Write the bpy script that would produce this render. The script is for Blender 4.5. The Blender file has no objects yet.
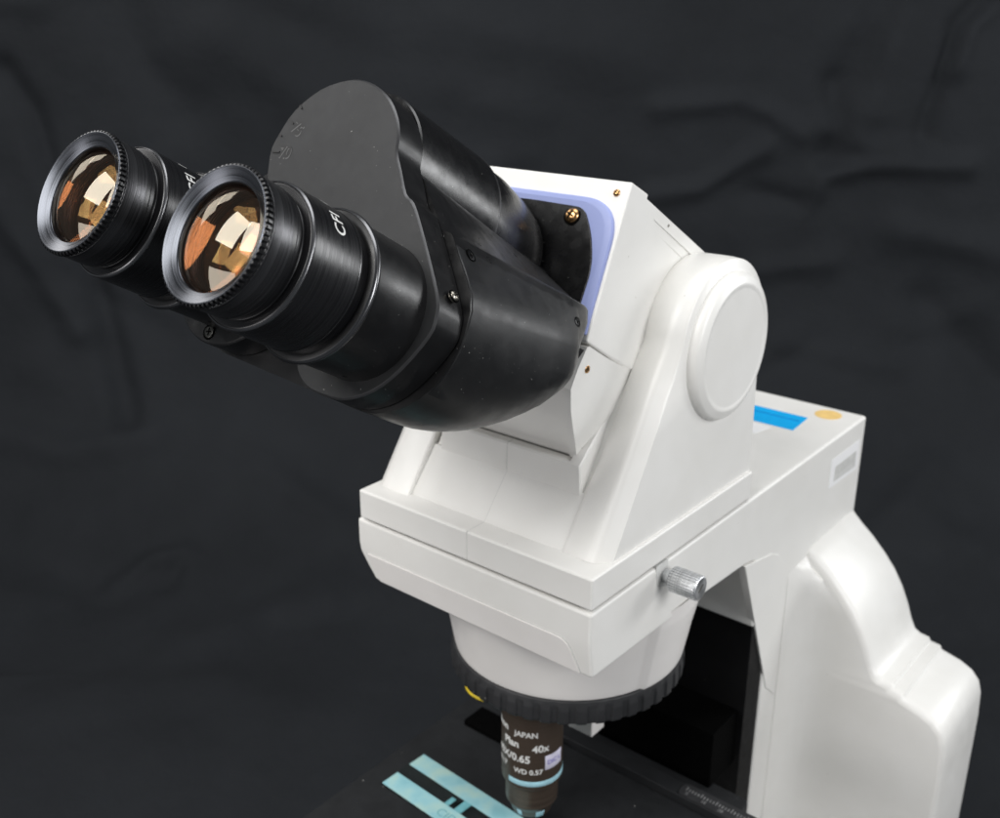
import bpy, bmesh, math, random
from mathutils import Vector, Matrix, noise
from math import sin, cos, pi, radians, sqrt, atan2, exp
random.seed(7)
sc = bpy.context.scene
sc.unit_settings.system = 'METRIC'
sc.unit_settings.scale_length = 0.01            # one unit is one centimetre
COL = sc.collection
ZT = 34.0                                       # height of the stand's top edge above the table
T0 = Matrix.Translation((0, 0, ZT))

# ------------------------------------------------------------------ materials
def new_mat(name):
    m = bpy.data.materials.new(name); m.use_nodes = True
    nt = m.node_tree
    return m, nt, nt.nodes['Principled BSDF']

def N(nt, typ, **kw):
    n = nt.nodes.new(typ)
    for k, v in kw.items():
        if k in n.inputs: n.inputs[k].default_value = v
        else: setattr(n, k, v)
    return n

def coords(nt, out='Object', scale=(1, 1, 1)):
    tc = nt.nodes.new('ShaderNodeTexCoord'); mp = nt.nodes.new('ShaderNodeMapping')
    mp.inputs['Scale'].default_value = scale
    nt.links.new(tc.outputs[out], mp.inputs['Vector'])
    return mp.outputs['Vector']

def ramp(nt, fac, stops):
    r = nt.nodes.new('ShaderNodeValToRGB')
    e = r.color_ramp.elements
    while len(e) < len(stops): e.new(0.5)
    for el, (p, c) in zip(e, stops):
        el.position = p; el.color = (c[0], c[1], c[2], 1) if not isinstance(c, (int, float)) else (c, c, c, 1)
    nt.links.new(fac, r.inputs['Fac'])
    return r.outputs['Color']

def bump(nt, bs, height, strength, dist=0.05):
    b = N(nt, 'ShaderNodeBump'); b.inputs['Strength'].default_value = strength; b.inputs['Distance'].default_value = dist
    nt.links.new(height, b.inputs['Height']); nt.links.new(b.outputs['Normal'], bs.inputs['Normal'])

def plastic(name, c0, c1, rough=0.4, bump_s=0.08, bscale=14.0, spec=0.5):
    m, nt, bs = new_mat(name)
    v = coords(nt)
    n = N(nt, 'ShaderNodeTexNoise', Scale=0.35, Detail=5.0, Roughness=0.6); nt.links.new(v, n.inputs['Vector'])
    base = ramp(nt, n.outputs['Fac'], [(0.35, c0), (0.65, c1)])
    vo = N(nt, 'ShaderNodeTexVoronoi', Scale=1.6, Randomness=1.0); nt.links.new(v, vo.inputs['Vector'])
    lt = N(nt, 'ShaderNodeMath', operation='LESS_THAN'); lt.inputs[1].default_value = 0.045; nt.links.new(vo.outputs['Distance'], lt.inputs[0])
    sc_ = N(nt, 'ShaderNodeSeparateColor'); nt.links.new(vo.outputs['Color'], sc_.inputs['Color'])
    gt = N(nt, 'ShaderNodeMath', operation='GREATER_THAN'); gt.inputs[1].default_value = 0.72; nt.links.new(sc_.outputs['Red'], gt.inputs[0])
    ml = N(nt, 'ShaderNodeMath', operation='MULTIPLY'); nt.links.new(lt.outputs[0], ml.inputs[0]); nt.links.new(gt.outputs[0], ml.inputs[1])
    m3 = N(nt, 'ShaderNodeMath', operation='MULTIPLY'); m3.inputs[1].default_value = 0.45; nt.links.new(ml.outputs[0], m3.inputs[0])
    mx = N(nt, 'ShaderNodeMixRGB'); nt.links.new(m3.outputs[0], mx.inputs['Fac']); nt.links.new(base, mx.inputs['Color1']); mx.inputs['Color2'].default_value = (0.30, 0.27, 0.22, 1)
    nt.links.new(mx.outputs['Color'], bs.inputs['Base Color'])
    n2 = N(nt, 'ShaderNodeTexNoise', Scale=1.4, Detail=4.0); nt.links.new(v, n2.inputs['Vector'])
    nt.links.new(ramp(nt, n2.outputs['Fac'], [(0.3, rough - 0.05), (0.7, rough + 0.06)]), bs.inputs['Roughness'])
    n3 = N(nt, 'ShaderNodeTexNoise', Scale=bscale, Detail=2.0); nt.links.new(v, n3.inputs['Vector'])
    bump(nt, bs, n3.outputs['Fac'], bump_s, 0.02)
    bs.inputs['Specular IOR Level'].default_value = spec
    return m

def dusty(name, base, rough, dust=0.5, dscale=5.0, metallic=0.0, spec=0.5, bump_s=0.1, bscale=30.0):
    """dark painted metal with fine grain, a few bright dust specks and lint"""
    m, nt, bs = new_mat(name)
    v = coords(nt)
    vo = N(nt, 'ShaderNodeTexVoronoi', Scale=dscale, Randomness=1.0); vo.feature = 'F1'
    wn = N(nt, 'ShaderNodeTexNoise', Scale=dscale * 2.3, Detail=2.0)
    nt.links.new(v, wn.inputs['Vector'])
    mixv = N(nt, 'ShaderNodeMixRGB'); mixv.inputs['Fac'].default_value = 0.06
    nt.links.new(v, mixv.inputs['Color1']); nt.links.new(wn.outputs['Color'], mixv.inputs['Color2'])
    nt.links.new(mixv.outputs['Color'], vo.inputs['Vector'])
    near = N(nt, 'ShaderNodeMath', operation='LESS_THAN'); near.inputs[1].default_value = 0.085
    nt.links.new(vo.outputs['Distance'], near.inputs[0])
    sel = N(nt, 'ShaderNodeSeparateColor'); nt.links.new(vo.outputs['Color'], sel.inputs['Color'])
    thr = N(nt, 'ShaderNodeMath', operation='GREATER_THAN'); thr.inputs[1].default_value = 1.0 - 0.35 * dust
    nt.links.new(sel.outputs['Red'], thr.inputs[0])
    mul = N(nt, 'ShaderNodeMath', operation='MULTIPLY'); nt.links.new(near.outputs[0], mul.inputs[0]); nt.links.new(thr.outputs[0], mul.inputs[1])
    m2 = N(nt, 'ShaderNodeMath', operation='MULTIPLY'); nt.links.new(mul.outputs[0], m2.inputs[0]); nt.links.new(sel.outputs['Green'], m2.inputs[1])
    n = N(nt, 'ShaderNodeTexNoise', Scale=0.8, Detail=6.0, Roughness=0.65); nt.links.new(v, n.inputs['Vector'])
    cb = ramp(nt, n.outputs['Fac'], [(0.3, [c * 0.8 for c in base]), (0.7, [c * 1.25 for c in base])])
    mx = N(nt, 'ShaderNodeMixRGB'); nt.links.new(m2.outputs[0], mx.inputs['Fac'])
    nt.links.new(cb, mx.inputs['Color1']); mx.inputs['Color2'].default_value = (0.35, 0.35, 0.33, 1)
    nt.links.new(mx.outputs['Color'], bs.inputs['Base Color'])
    n2 = N(nt, 'ShaderNodeTexNoise', Scale=2.2, Detail=6.0); nt.links.new(v, n2.inputs['Vector'])
    nt.links.new(ramp(nt, n2.outputs['Fac'], [(0.3, rough - 0.05), (0.72, rough + 0.08)]), bs.inputs['Roughness'])
    n3 = N(nt, 'ShaderNodeTexNoise', Scale=bscale, Detail=2.0); nt.links.new(v, n3.inputs['Vector'])
    bump(nt, bs, n3.outputs['Fac'], bump_s, 0.012)
    bs.inputs['Metallic'].default_value = metallic
    bs.inputs['Specular IOR Level'].default_value = spec
    return m

def turned(name, base, rough, metallic=0.6, streak=60.0, bump_s=0.25):
    """lathe-turned metal: fine rings around the local Z axis"""
    m, nt, bs = new_mat(name)
    v = coords(nt)
    sep = N(nt, 'ShaderNodeSeparateXYZ'); nt.links.new(v, sep.inputs[0])
    ln = N(nt, 'ShaderNodeVectorMath', operation='LENGTH')
    cx = N(nt, 'ShaderNodeCombineXYZ'); nt.links.new(sep.outputs['X'], cx.inputs['X']); nt.links.new(sep.outputs['Y'], cx.inputs['Y'])
    nt.links.new(cx.outputs[0], ln.inputs[0])
    c2 = N(nt, 'ShaderNodeCombineXYZ'); nt.links.new(ln.outputs['Value'], c2.inputs['X']); nt.links.new(sep.outputs['Z'], c2.inputs['Y'])
    n = N(nt, 'ShaderNodeTexNoise', Scale=streak, Detail=3.0); nt.links.new(c2.outputs[0], n.inputs['Vector'])
    nt.links.new(ramp(nt, n.outputs['Fac'], [(0.3, [c * 0.7 for c in base]), (0.7, [c * 1.35 for c in base])]), bs.inputs['Base Color'])
    nt.links.new(ramp(nt, n.outputs['Fac'], [(0.3, rough - 0.06), (0.7, rough + 0.08)]), bs.inputs['Roughness'])
    bump(nt, bs, n.outputs['Fac'], bump_s, 0.01)
    bs.inputs['Metallic'].default_value = metallic
    bs.inputs['Anisotropic'].default_value = 0.5
    return m

def flat(name, col, rough=0.5, metallic=0.0, var=0.12, spec=0.5):
    m, nt, bs = new_mat(name)
    v = coords(nt)
    n = N(nt, 'ShaderNodeTexNoise', Scale=2.5, Detail=4.0); nt.links.new(v, n.inputs['Vector'])
    nt.links.new(ramp(nt, n.outputs['Fac'], [(0.3, [c * (1 - var) for c in col]), (0.7, [min(1, c * (1 + var)) for c in col])]), bs.inputs['Base Color'])
    bs.inputs['Roughness'].default_value = rough; bs.inputs['Metallic'].default_value = metallic
    bs.inputs['Specular IOR Level'].default_value = spec
    return m

M = {}
M['white'] = plastic('white_enamel', (0.775, 0.763, 0.728), (0.803, 0.793, 0.762), 0.34, 0.14, 26.0)
M['highlight_grey'] = flat('highlight_grey', (0.15, 0.15, 0.15), 0.5)
M['white_b'] = plastic('white_enamel_warm', (0.76, 0.735, 0.708), (0.79, 0.765, 0.74), 0.38, 0.14, 26.0)
M['violet'] = plastic('violet_plastic', (0.265, 0.315, 0.58), (0.29, 0.34, 0.61), 0.45, 0.05)
M['black'] = dusty('black_paint', (0.0062, 0.0062, 0.0066), 0.32, 0.7, 8.0, spec=0.42)
M['black_satin'] = dusty('black_satin_paint', (0.005, 0.005, 0.0053), 0.25, 0.5, 7.0, bump_s=0.05, spec=0.42)
M['black_face'] = dusty('black_crinkle_face', (0.0105, 0.0112, 0.0122), 0.5, 0.9, 6.0, bump_s=0.3, bscale=45, spec=0.4)
M['black_matte'] = dusty('black_matte', (0.004, 0.004, 0.0043), 0.6, 0.2, 4.0, spec=0.15)
M['side_black'] = dusty('black_side_plate', (0.0085, 0.0088, 0.0093), 0.38, 0.8, 7.0, bump_s=0.15, bscale=45, spec=0.42)
M['stage'] = dusty('black_stage_coating', (0.0135, 0.0145, 0.0158), 0.6, 0.3, 3.2, spec=0.25)
M['rubber'] = dusty('black_rubber', (0.022, 0.0225, 0.024), 0.55, 0.3, 3.0, spec=0.4)
M['eyecup'] = turned('black_anodised', (0.009, 0.009, 0.010), 0.26, 0.2, 40.0, 0.05)
M['brushed'] = turned('brushed_black_band', (0.060, 0.060, 0.063), 0.27, 0.85, 30.0, 0.35)
M['bezel'] = turned('polished_dark_bezel', (0.085, 0.09, 0.102), 0.26, 0.95, 25.0, 0.06)
M['edge'] = turned('bright_edge', (0.16, 0.16, 0.165), 0.24, 0.95, 40.0, 0.1)  # rims in a lighter metal than the barrel
M['chrome'] = turned('knurled_chrome', (0.66, 0.67, 0.68), 0.38, 1.0, 30.0, 0.05)
M['steel'] = flat('dull_steel', (0.30, 0.28, 0.24), 0.32, 1.0)
M['dark_steel'] = flat('dark_steel', (0.07, 0.07, 0.065), 0.35, 0.9)
M['edge_dark'] = flat('rubbed_edge', (0.06, 0.06, 0.062), 0.34, 0.6)
M['brass'] = flat('brass_screw', (0.62, 0.36, 0.16), 0.25, 1.0)
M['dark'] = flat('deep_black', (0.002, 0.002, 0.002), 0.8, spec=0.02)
M['brown'] = turned('bronze_brown_barrel', (0.105, 0.078, 0.060), 0.34, 0.55, 25.0, 0.12)
M['ink'] = flat('white_ink', (0.72, 0.72, 0.70), 0.5)
M['ink_grey'] = flat('engraved_dark', (0.004, 0.004, 0.004), 0.6)
M['cyan_band'] = flat('pale_blue_paint', (0.36, 0.62, 0.70), 0.45)
M['yellow'] = flat('yellow_paint', (0.75, 0.55, 0.03), 0.45)
M['sticker_blue'] = flat('bright_blue_sticker', (0.0, 0.39, 0.82), 0.5, var=0.05)
M['sticker_white'] = flat('white_sticker', (0.86, 0.86, 0.86), 0.5, var=0.02)
M['sticker_grey'] = flat('grey_print', (0.60, 0.60, 0.58), 0.5, var=0.08)
M['sticker_orange'] = flat('faded_orange_sticker', (0.80, 0.55, 0.20), 0.6, var=0.08)
M['purple_ink'] = flat('purple_ink', (0.22, 0.20, 0.50), 0.5)
M['lilac'] = flat('pale_lilac_label', (0.62, 0.60, 0.72), 0.5)
M['blue_ink'] = flat('blue_line_ink', (0.0, 0.22, 0.60), 0.5)
M['teal_ink'] = flat('teal_ink', (0.15, 0.40, 0.44), 0.6)
M['ink_dim'] = flat('worn_white_ink', (0.26, 0.26, 0.26), 0.6, var=0.4)

def cyan_card():
    m, nt, bs = new_mat('mottled_cyan_band')
    v = coords(nt)
    n = N(nt, 'ShaderNodeTexNoise', Scale=0.9, Detail=3.0); nt.links.new(v, n.inputs['Vector'])
    nt.links.new(ramp(nt, n.outputs['Fac'], [(0.32, (0.24, 0.50, 0.55)), (0.5, (0.31, 0.57, 0.61)), (0.70, (0.42, 0.62, 0.57))]), bs.inputs['Base Color'])
    bs.inputs['Roughness'].default_value = 0.35
    return m
M['cyan'] = cyan_card()

def glassy(name, tint, fac, rough=0.02, fresnel=0.0):
    """thin coated lens surface: transparent with a tinted mirror reflection"""
    m = bpy.data.materials.new(name); m.use_nodes = True
    nt = m.node_tree; nt.nodes.clear()
    out = N(nt, 'ShaderNodeOutputMaterial'); mix = N(nt, 'ShaderNodeMixShader')
    tr = N(nt, 'ShaderNodeBsdfTransparent'); gl = N(nt, 'ShaderNodeBsdfGlossy')
    tr.inputs['Color'].default_value = (0.97, 0.95, 0.93, 1)
    gl.inputs['Roughness'].default_value = rough
    v = coords(nt)
    n = N(nt, 'ShaderNodeTexNoise', Scale=0.6, Detail=1.0); nt.links.new(v, n.inputs['Vector'])
    nt.links.new(ramp(nt, n.outputs['Fac'], [(0.3, [c * 0.9 for c in tint]), (0.7, tint)]), gl.inputs['Color'])
    lw = N(nt, 'ShaderNodeLayerWeight', Blend=0.35)
    ma = N(nt, 'ShaderNodeMath', operation='MULTIPLY_ADD'); ma.inputs[1].default_value = fresnel; ma.inputs[2].default_value = fac
    nt.links.new(lw.outputs['Fresnel'], ma.inputs[0])
    nt.links.new(ma.outputs[0], mix.inputs['Fac'])
    nt.links.new(tr.outputs[0], mix.inputs[1]); nt.links.new(gl.outputs[0], mix.inputs[2])
    nt.links.new(mix.outputs[0], out.inputs['Surface'])
    return m
M['lens_front'] = glassy('clear_front_lens', (0.95, 0.86, 0.70), 0.09, 0.012, 0.25)
M['lens_orange'] = glassy('orange_coated_lens', (0.95, 0.36, 0.14), 0.055, 0.02, 0.03)
M['lens_pink'] = glassy('pink_coated_lens', (0.90, 0.50, 0.42), 0.045, 0.05, 0.03)
M['lens_gold'] = glassy('gold_coated_lens', (0.95, 0.66, 0.28), 0.10, 0.04, 0.05)
M['lens_amber'] = glassy('amber_coated_lens', (0.95, 0.34, 0.12), 0.13, 0.03, 0.05)
M['lens_rear'] = glassy('brown_rear_lens', (0.70, 0.36, 0.20), 0.12, 0.06, 0.05)
M['lens_well'] = flat('brown_lens_well', (0.020, 0.007, 0.003), 0.4)

def slide_glass():
    m, nt, bs = new_mat('slide_glass')
    n = N(nt, 'ShaderNodeTexNoise', Scale=1.0); nt.links.new(coords(nt), n.inputs['Vector'])
    nt.links.new(ramp(nt, n.outputs['Fac'], [(0.3, (0.9, 0.97, 0.96)), (0.7, (0.95, 1, 1))]), bs.inputs['Base Color'])
    bs.inputs['Transmission Weight'].default_value = 1.0; bs.inputs['Roughness'].default_value = 0.03; bs.inputs['IOR'].default_value = 1.02
    return m
M['glass'] = slide_glass()

def cloth_mat():
    m, nt, bs = new_mat('black_cloth')
    v = coords(nt)
    n = N(nt, 'ShaderNodeTexNoise', Scale=0.06, Detail=6.0, Roughness=0.6); nt.links.new(v, n.inputs['Vector'])
    nt.links.new(ramp(nt, n.outputs['Fac'], [(0.3, (0.0138, 0.0154, 0.0178)), (0.7, (0.0192, 0.0213, 0.0245))]), bs.inputs['Base Color'])
    bs.inputs['Roughness'].default_value = 0.75
    bs.inputs['Specular IOR Level'].default_value = 0.12
    bs.inputs['Sheen Weight'].default_value = 0.015
    n2 = N(nt, 'ShaderNodeTexNoise', Scale=0.22, Detail=8.0, Roughness=0.6); nt.links.new(v, n2.inputs['Vector'])
    b = N(nt, 'ShaderNodeBump'); b.inputs['Strength'].default_value = 0.35; b.inputs['Distance'].default_value = 0.8
    nt.links.new(n2.outputs['Fac'], b.inputs['Height'])
    wv = N(nt, 'ShaderNodeTexNoise', Scale=9.0, Detail=2.0); nt.links.new(v, wv.inputs['Vector'])
    b2 = N(nt, 'ShaderNodeBump'); b2.inputs['Strength'].default_value = 0.5; b2.inputs['Distance'].default_value = 0.06
    nt.links.new(wv.outputs['Fac'], b2.inputs['Height']); nt.links.new(b.outputs['Normal'], b2.inputs['Normal'])
    nt.links.new(b2.outputs['Normal'], bs.inputs['Normal'])
    return m
M['cloth'] = cloth_mat()

# ------------------------------------------------------------------ mesh helpers
def obj(name, verts, faces, mat, parent=None, fr=None, bevel=0.0, segs=3, ang=30, sharp=32, mats=None, fmat=None):
    me = bpy.data.meshes.new(name)
    me.from_pydata([tuple(v) for v in verts], [], faces)
    bm = bmesh.new(); bm.from_mesh(me)
    bmesh.ops.recalc_face_normals(bm, faces=bm.faces); bm.to_mesh(me); bm.free()
    me.materials.append(M[mat] if isinstance(mat, str) else mat)
    for x in (mats or []): me.materials.append(M[x])
    if fmat:
        for p, k in zip(me.polygons, fmat): p.material_index = k
    for p in me.polygons: p.use_smooth = True
    o = bpy.data.objects.new(name, me); COL.objects.link(o)
    W = T0 @ (fr or Matrix.Identity(4))
    place(o, W, parent)
    if bevel > 0:
        b = o.modifiers.new('bevel', 'BEVEL'); b.width = bevel; b.segments = segs
        b.limit_method = 'ANGLE'; b.angle_limit = radians(ang); b.harden_normals = True
    else:
        me.set_sharp_from_angle(angle=radians(sharp))
    return o

WM = {}
def place(o, W, parent):
    o.matrix_world = W; WM[o.name] = W.copy()
    if parent is not None:
        o.parent = parent
        o.matrix_parent_inverse = WM[parent.name].inverted()
        o.matrix_basis = W

def empty(name, loc):
    e = bpy.data.objects.new(name, None); COL.objects.link(e); e.empty_display_size = 2
    e.location = loc; WM[e.name] = Matrix.Translation(loc)
    return e

def merge(*parts):
    V = []; F = []
    for v, f in parts:
        o = len(V); V += list(v); F += [[i + o for i in q] for q in f]
    return V, F

def loft(rings, caps=True, closed=True):
    n = len(rings[0]); V = [Vector(p) for r in rings for p in r]; F = []
    for i in range(len(rings) - 1):
        for j in range(n if closed else n - 1):
            k = (j + 1) % n
            F.append([i * n + j, i * n + k, (i + 1) * n + k, (i + 1) * n + j])
    if caps:
        F.append(list(range(n))[::-1]); b = (len(rings) - 1) * n; F.append([b + j for j in range(n)])
    return V, F

def prism(poly, fn, t0, t1):
    return loft([[fn(a, b, t0) for a, b in poly], [fn(a, b, t1) for a, b in poly]])

def box(x0, x1, y0, y1, z0, z1):
    return loft([[(x0, y0, z), (x1, y0, z), (x1, y1, z), (x0, y1, z)] for z in (z0, z1)])

def lathe(prof, segs=96, rfun=None, cap=False, a0=0, a1=2 * pi):
    """prof: list of (r, z) spun about local Z"""
    full = abs(a1 - a0 - 2 * pi) < 1e-6
    n = segs if full else segs + 1
    rings = []
    for (r, z) in prof:
        ring = []
        for j in range(n):
            t = a0 + (a1 - a0) * j / segs
            rr = rfun(r, z, t) if rfun else r
            ring.append((rr * cos(t), rr * sin(t), z))
        rings.append(ring)
    return loft(rings, caps=cap, closed=full)

def fillet_prof(pts, w=0.04):
    """round every inner point of an open profile a little"""
    out = [pts[0]]
    for i in range(1, len(pts) - 1):
        p, a, b = Vector(pts[i]), Vector(pts[i - 1]), Vector(pts[i + 1])
        d = min(w, (a - p).length * 0.4, (b - p).length * 0.4)
        q0 = p + (a - p).normalized() * d; q1 = p + (b - p).normalized() * d
        for t in (0, 0.33, 0.67, 1):
            s = q0 * (1 - t) ** 2 + p * 2 * t * (1 - t) + q1 * t * t
            out.append((s.x, s.y))
    out.append(pts[-1])
    return out

def smooth_closed(pts, sub=4):
    n = len(pts); out = []
    for i in range(n):
        p0, p1, p2, p3 = [Vector(pts[(i + k) % n]) for k in (-1, 0, 1, 2)]
        for s in range(sub):
            t = s / sub
            q = 0.5 * ((2 * p1) + (p2 - p0) * t + (2 * p0 - 5 * p1 + 4 * p2 - p3) * t * t + (3 * p1 - p0 - 3 * p2 + p3) * t ** 3)
            out.append((q.x, q.y))
    return out

def round_poly(pts, r, seg=6):
    out = []
    n = len(pts)
    for i in range(n):
        p, a, b = Vector(pts[i]), Vector(pts[i - 1]), Vector(pts[(i + 1) % n])
        rr = r[i] if isinstance(r, (list, tuple)) else r
        d = min(rr, (a - p).length * 0.45, (b - p).length * 0.45)
        q0 = p + (a - p).normalized() * d; q1 = p + (b - p).normalized() * d
        if d < 1e-5: out.append((p.x, p.y)); continue
        for k in range(seg + 1):
            t = k / seg
            s = q0 * (1 - t) ** 2 + p * 2 * t * (1 - t) + q1 * t * t
            out.append((s.x, s.y))
    return out

def arc(cx, cy, r, a0, a1, n):
    return [(cx + r * cos(radians(a0 + (a1 - a0) * i / n)), cy + r * sin(radians(a0 + (a1 - a0) * i / n))) for i in range(n + 1)]

def text_mesh(body, size, align='CENTER', bold=0.0, shear=0.0, spacing=1.0):
    cu = bpy.data.curves.new('lettering', 'FONT'); cu.body = body; cu.size = size
    cu.align_x = align; cu.align_y = 'CENTER'; cu.offset = bold; cu.space_character = spacing; cu.shear = shear
    cu.resolution_u = 4
    o = bpy.data.objects.new('lettering', cu); COL.objects.link(o)
    bpy.context.view_layer.update()
    dg = bpy.context.evaluated_depsgraph_get()
    me = o.evaluated_get(dg).to_mesh()
    V = [v.co.copy() for v in me.vertices]; F = [list(p.vertices) for p in me.polygons]
    o.evaluated_get(dg).to_mesh_clear()
    bpy.data.objects.remove(o); bpy.data.curves.remove(cu)
    return V, F

def wrap(VF, r, z0, t0, sgn=1):
    """lay flat lettering on a cylinder about local Z: x runs round, y runs along Z"""
    V, F = VF
    return [Vector((r * cos(t0 + sgn * v.x / r), r * sin(t0 + sgn * v.x / r), z0 + v.y)) for v in V], F

# ------------------------------------------------------------------ frames
TILT = radians(31.0); RHO = radians(3.5)
A = Vector((0, -cos(TILT), sin(TILT)))
U0 = Vector((0, sin(TILT), cos(TILT)))
X0 = Vector((1, 0, 0))
EX = X0 * cos(RHO) - U0 * sin(RHO); EU = U0 * cos(RHO) + X0 * sin(RHO)
ORG = Vector((-5.65, -11.53, 13.17))
def L(p, q, a): return ORG + EX * p + EU * q + A * a
def B(x, u, a): return Vector((-5.5 + x, ORG.y, ORG.z)) + U0 * u + A * a
def Bf(x, u, a): return B(x, u, a - 0.10 * (7.42 - u))
def frame(o, x, y, z):
    m = Matrix.Identity(4)
    for i, c in enumerate((x, y, z)):
        for j in range(3): m[j][i] = c[j]
    for j in range(3): m[j][3] = o[j]
    return m
def frL(p, q, a): return frame(L(p, q, a), EX, EU, A)

# ================================================================== MICROSCOPE
scope = empty('microscope', (-5.5, 13.0, 0.0))
scope['label'] = 'white and black binocular laboratory microscope with tilting head standing before black cloth'
scope['category'] = 'microscope'

# ---------------- limb: arm and column
def limb():
    poly = [(0, -1.36), (0.0, -2.45), (0.03, -2.8), (0.10, -3.3), (0.22, -4.05), (7.0, -4.2), (11.5, -4.46)]
    poly += [(12.4, -4.62), (12.85, -5.0), (13.0, -5.6), (13.0, -8.3), (14.57, -8.3), (14.57, -33.0), (24.0, -33.0), (24.0, -1.36)]
    XL = -11.4
    r0 = []; r1 = []
    for (y, z) in poly:
        r1.append((0, y, z))
        x = XL
        if (y, z) in ((0.22, -4.05), (7.0, -4.2), (11.5, -4.46)): x = -10.72
        if (y, z) == (0.10, -3.3): x = -11.12
        if (y, z) == (0.03, -2.8): x = -11.36
        r0.append((x, y, z))
    return loft([r0, r1])
v, f = limb()
arm = obj('limb', v, f, 'white', scope, bevel=0.14, segs=4, ang=12)
# thin proud panel on the front end of the arm
def fp(u, w): return Vector((u, 0.02 + (-2.7 - w) * 0.148, w))      # lies on the raked front face
nf = Vector((0, -0.989, -0.146))
pg = round_poly([(-11.0, -2.76), (-0.93, -2.68), (-0.44, -3.99), (-10.45, -3.99)], [0.12, 0.5, 0.05, 0.05], 6)
v, f = loft([[fp(a, b) + nf * 0.016 for a, b in pg], [fp(a, b) - nf * 0.1 for a, b in pg]])
obj('panel_gap', v, f, 'sticker_grey', arm)
pp = round_poly([(-10.95, -2.80), (-0.98, -2.72), (-0.50, -3.97), (-10.40, -3.97)], [0.12, 0.45, 0.05, 0.05], 6)
v, f = loft([[fp(a, b) + nf * 0.06 for a, b in pp], [fp(a, b) - nf * 0.1 for a, b in pp]])
obj('front_panel', v, f, 'white_b', arm, bevel=0.035, segs=2)
# side cover at the bend, wedge shaped, a little proud of the column
sp = [(11.52, -4.5), (12.9, -4.75), (14.1, -4.98), (14.9, -5.35), (15.45, -5.95), (15.78, -6.9), (16.0, -8.6), (16.1, -10.5), (16.15, -12.6), (16.15, -13.6), (15.4, -12.9), (15.05, -12.62)]
v, f = prism(sp, lambda y, z, x: Vector((x, y, z)), -0.34, 0.045)
obj('side_cover', v, f, 'white', arm, bevel=0.03, segs=2)
v, f = prism(sp, lambda y, z, x: Vector((x, y, z)), -11.44, -11.06)
obj('side_cover', v, f, 'white', arm, bevel=0.03, segs=2)
# stickers on the arm
def patch(name, pts, z, mat, par, th=0.012, bev=0.0):
    v, f = prism(pts, lambda a, b, t: Vector((a, b, t)), z - 0.02, z + th)
    return obj(name, v, f, mat, par)
s1 = patch('blue_sticker', [(-7.2, 19.75), (-2.0, 19.80), (-2.15, 21.85), (-7.2, 21.75)], -1.36, 'sticker_blue', arm)
patch('printed_line', [(-7.1, 21.02), (-2.25, 21.06), (-2.26, 21.16), (-7.1, 21.12)], -1.345, 'blue_ink', s1, 0.006)
s2 = patch('white_sticker', round_poly([(-7.0, 18.3), (-3.25, 18.3), (-3.0, 19.55), (-7.0, 19.5)], 0.1, 3), -1.36, 'sticker_white', arm)
patch('printed_line', [(-6.8, 18.95), (-3.9, 18.97), (-3.9, 19.06), (-6.8, 19.04)], -1.345, 'purple_ink', s2, 0.005)
patch('orange_dot', arc(-1.55, 22.9, 0.66, 0, 360, 40)[:-1], -1.36, 'sticker_orange', arm)
v, f = prism([(20.0, -2.45), (23.4, -2.45), (23.5, -4.05), (20.0, -3.95)], lambda y, z, x: Vector((x, y, z)), -0.02, 0.014)
lab = obj('inventory_label', v, f, 'sticker_white', arm)
v, f = prism([(20.55, -2.95), (23.15, -2.95), (23.2, -3.85), (20.5, -3.75)], lambda y, z, x: Vector((x, y, z)), 0.0, 0.02)
obj('printed_box', v, f, 'sticker_grey', lab)
parts = []
yy = 20.6
while yy < 23.0:
    w = random.choice([0.03, 0.05, 0.08])
    parts.append(prism([(yy, -3.05), (yy + w, -3.05), (yy + w, -3.5), (yy, -3.5)], lambda y, z, x: Vector((x, y, z)), 0.0, 0.026))
    yy += w + random.choice([0.05, 0.07, 0.1])
v, f = merge(*parts); obj('barcode', v, f, 'sticker_grey', lab)

# ---------------- focus housing: curved shoulder on the side of the column
def bulge():
    top = [(-1.5, -6.2), (0.0, -6.5), (0.55, -6.98), (1.2, -7.52), (1.95, -8.28), (2.55, -9.0), (3.05, -9.8), (3.45, -10.65), (3.75, -11.45),
           (4.0, -11.95), (4.3, -12.12), (4.75, -12.18), (4.85, -12.36), (5.35, -12.42), (5.45, -12.62), (6.4, -12.86), (7.0, -13.15), (7.4, -13.6), (7.58, -14.2), (7.66, -15.5), (7.72, -33.0), (-1.5, -33.0)]
    def clip(xm, dz):
        r = []
        for i, (x, z) in enumerate(top):
            if x > 0.2 and i < len(top) - 1: x = max(0.02, x - 0.255)
            if x > xm: x = xm + 0.002 * (x - xm)
            r.append((x, z - dz if z > -32.9 else z))
        return r
    rings = []
    for (y, xm, dz) in [(16.3, 0.02, 0.5), (17.0, 0.12, 0.45), (17.5, 0.3, 0.4), (17.9, 0.6, 0.35), (18.15, 1.0, 0.34), (18.28, 1.5, 0.34), (18.32, 2.2, 0.34)]:
        rings.append([(x, y, z) for x, z in clip(xm, dz)])
    for (y, ins) in [(18.34, 0.34), (18.38, 0.22), (18.48, 0.10), (18.62, 0.03), (18.85, 0.0), (23.6, 0.0), (23.85, 0.08), (24.02, 0.25)]:
        r = []
        for i, (x, z) in enumerate(top):
            if 0 < i < len(top) - 1: r.append((x - ins * (0.75 if x > 0.2 else 0.0), y, z - (ins * 0.75 if z > -32.9 else 0)))
            else: r.append((x, y, z))
        rings.append(r)
    return loft(rings)
v, f = bulge()
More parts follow.
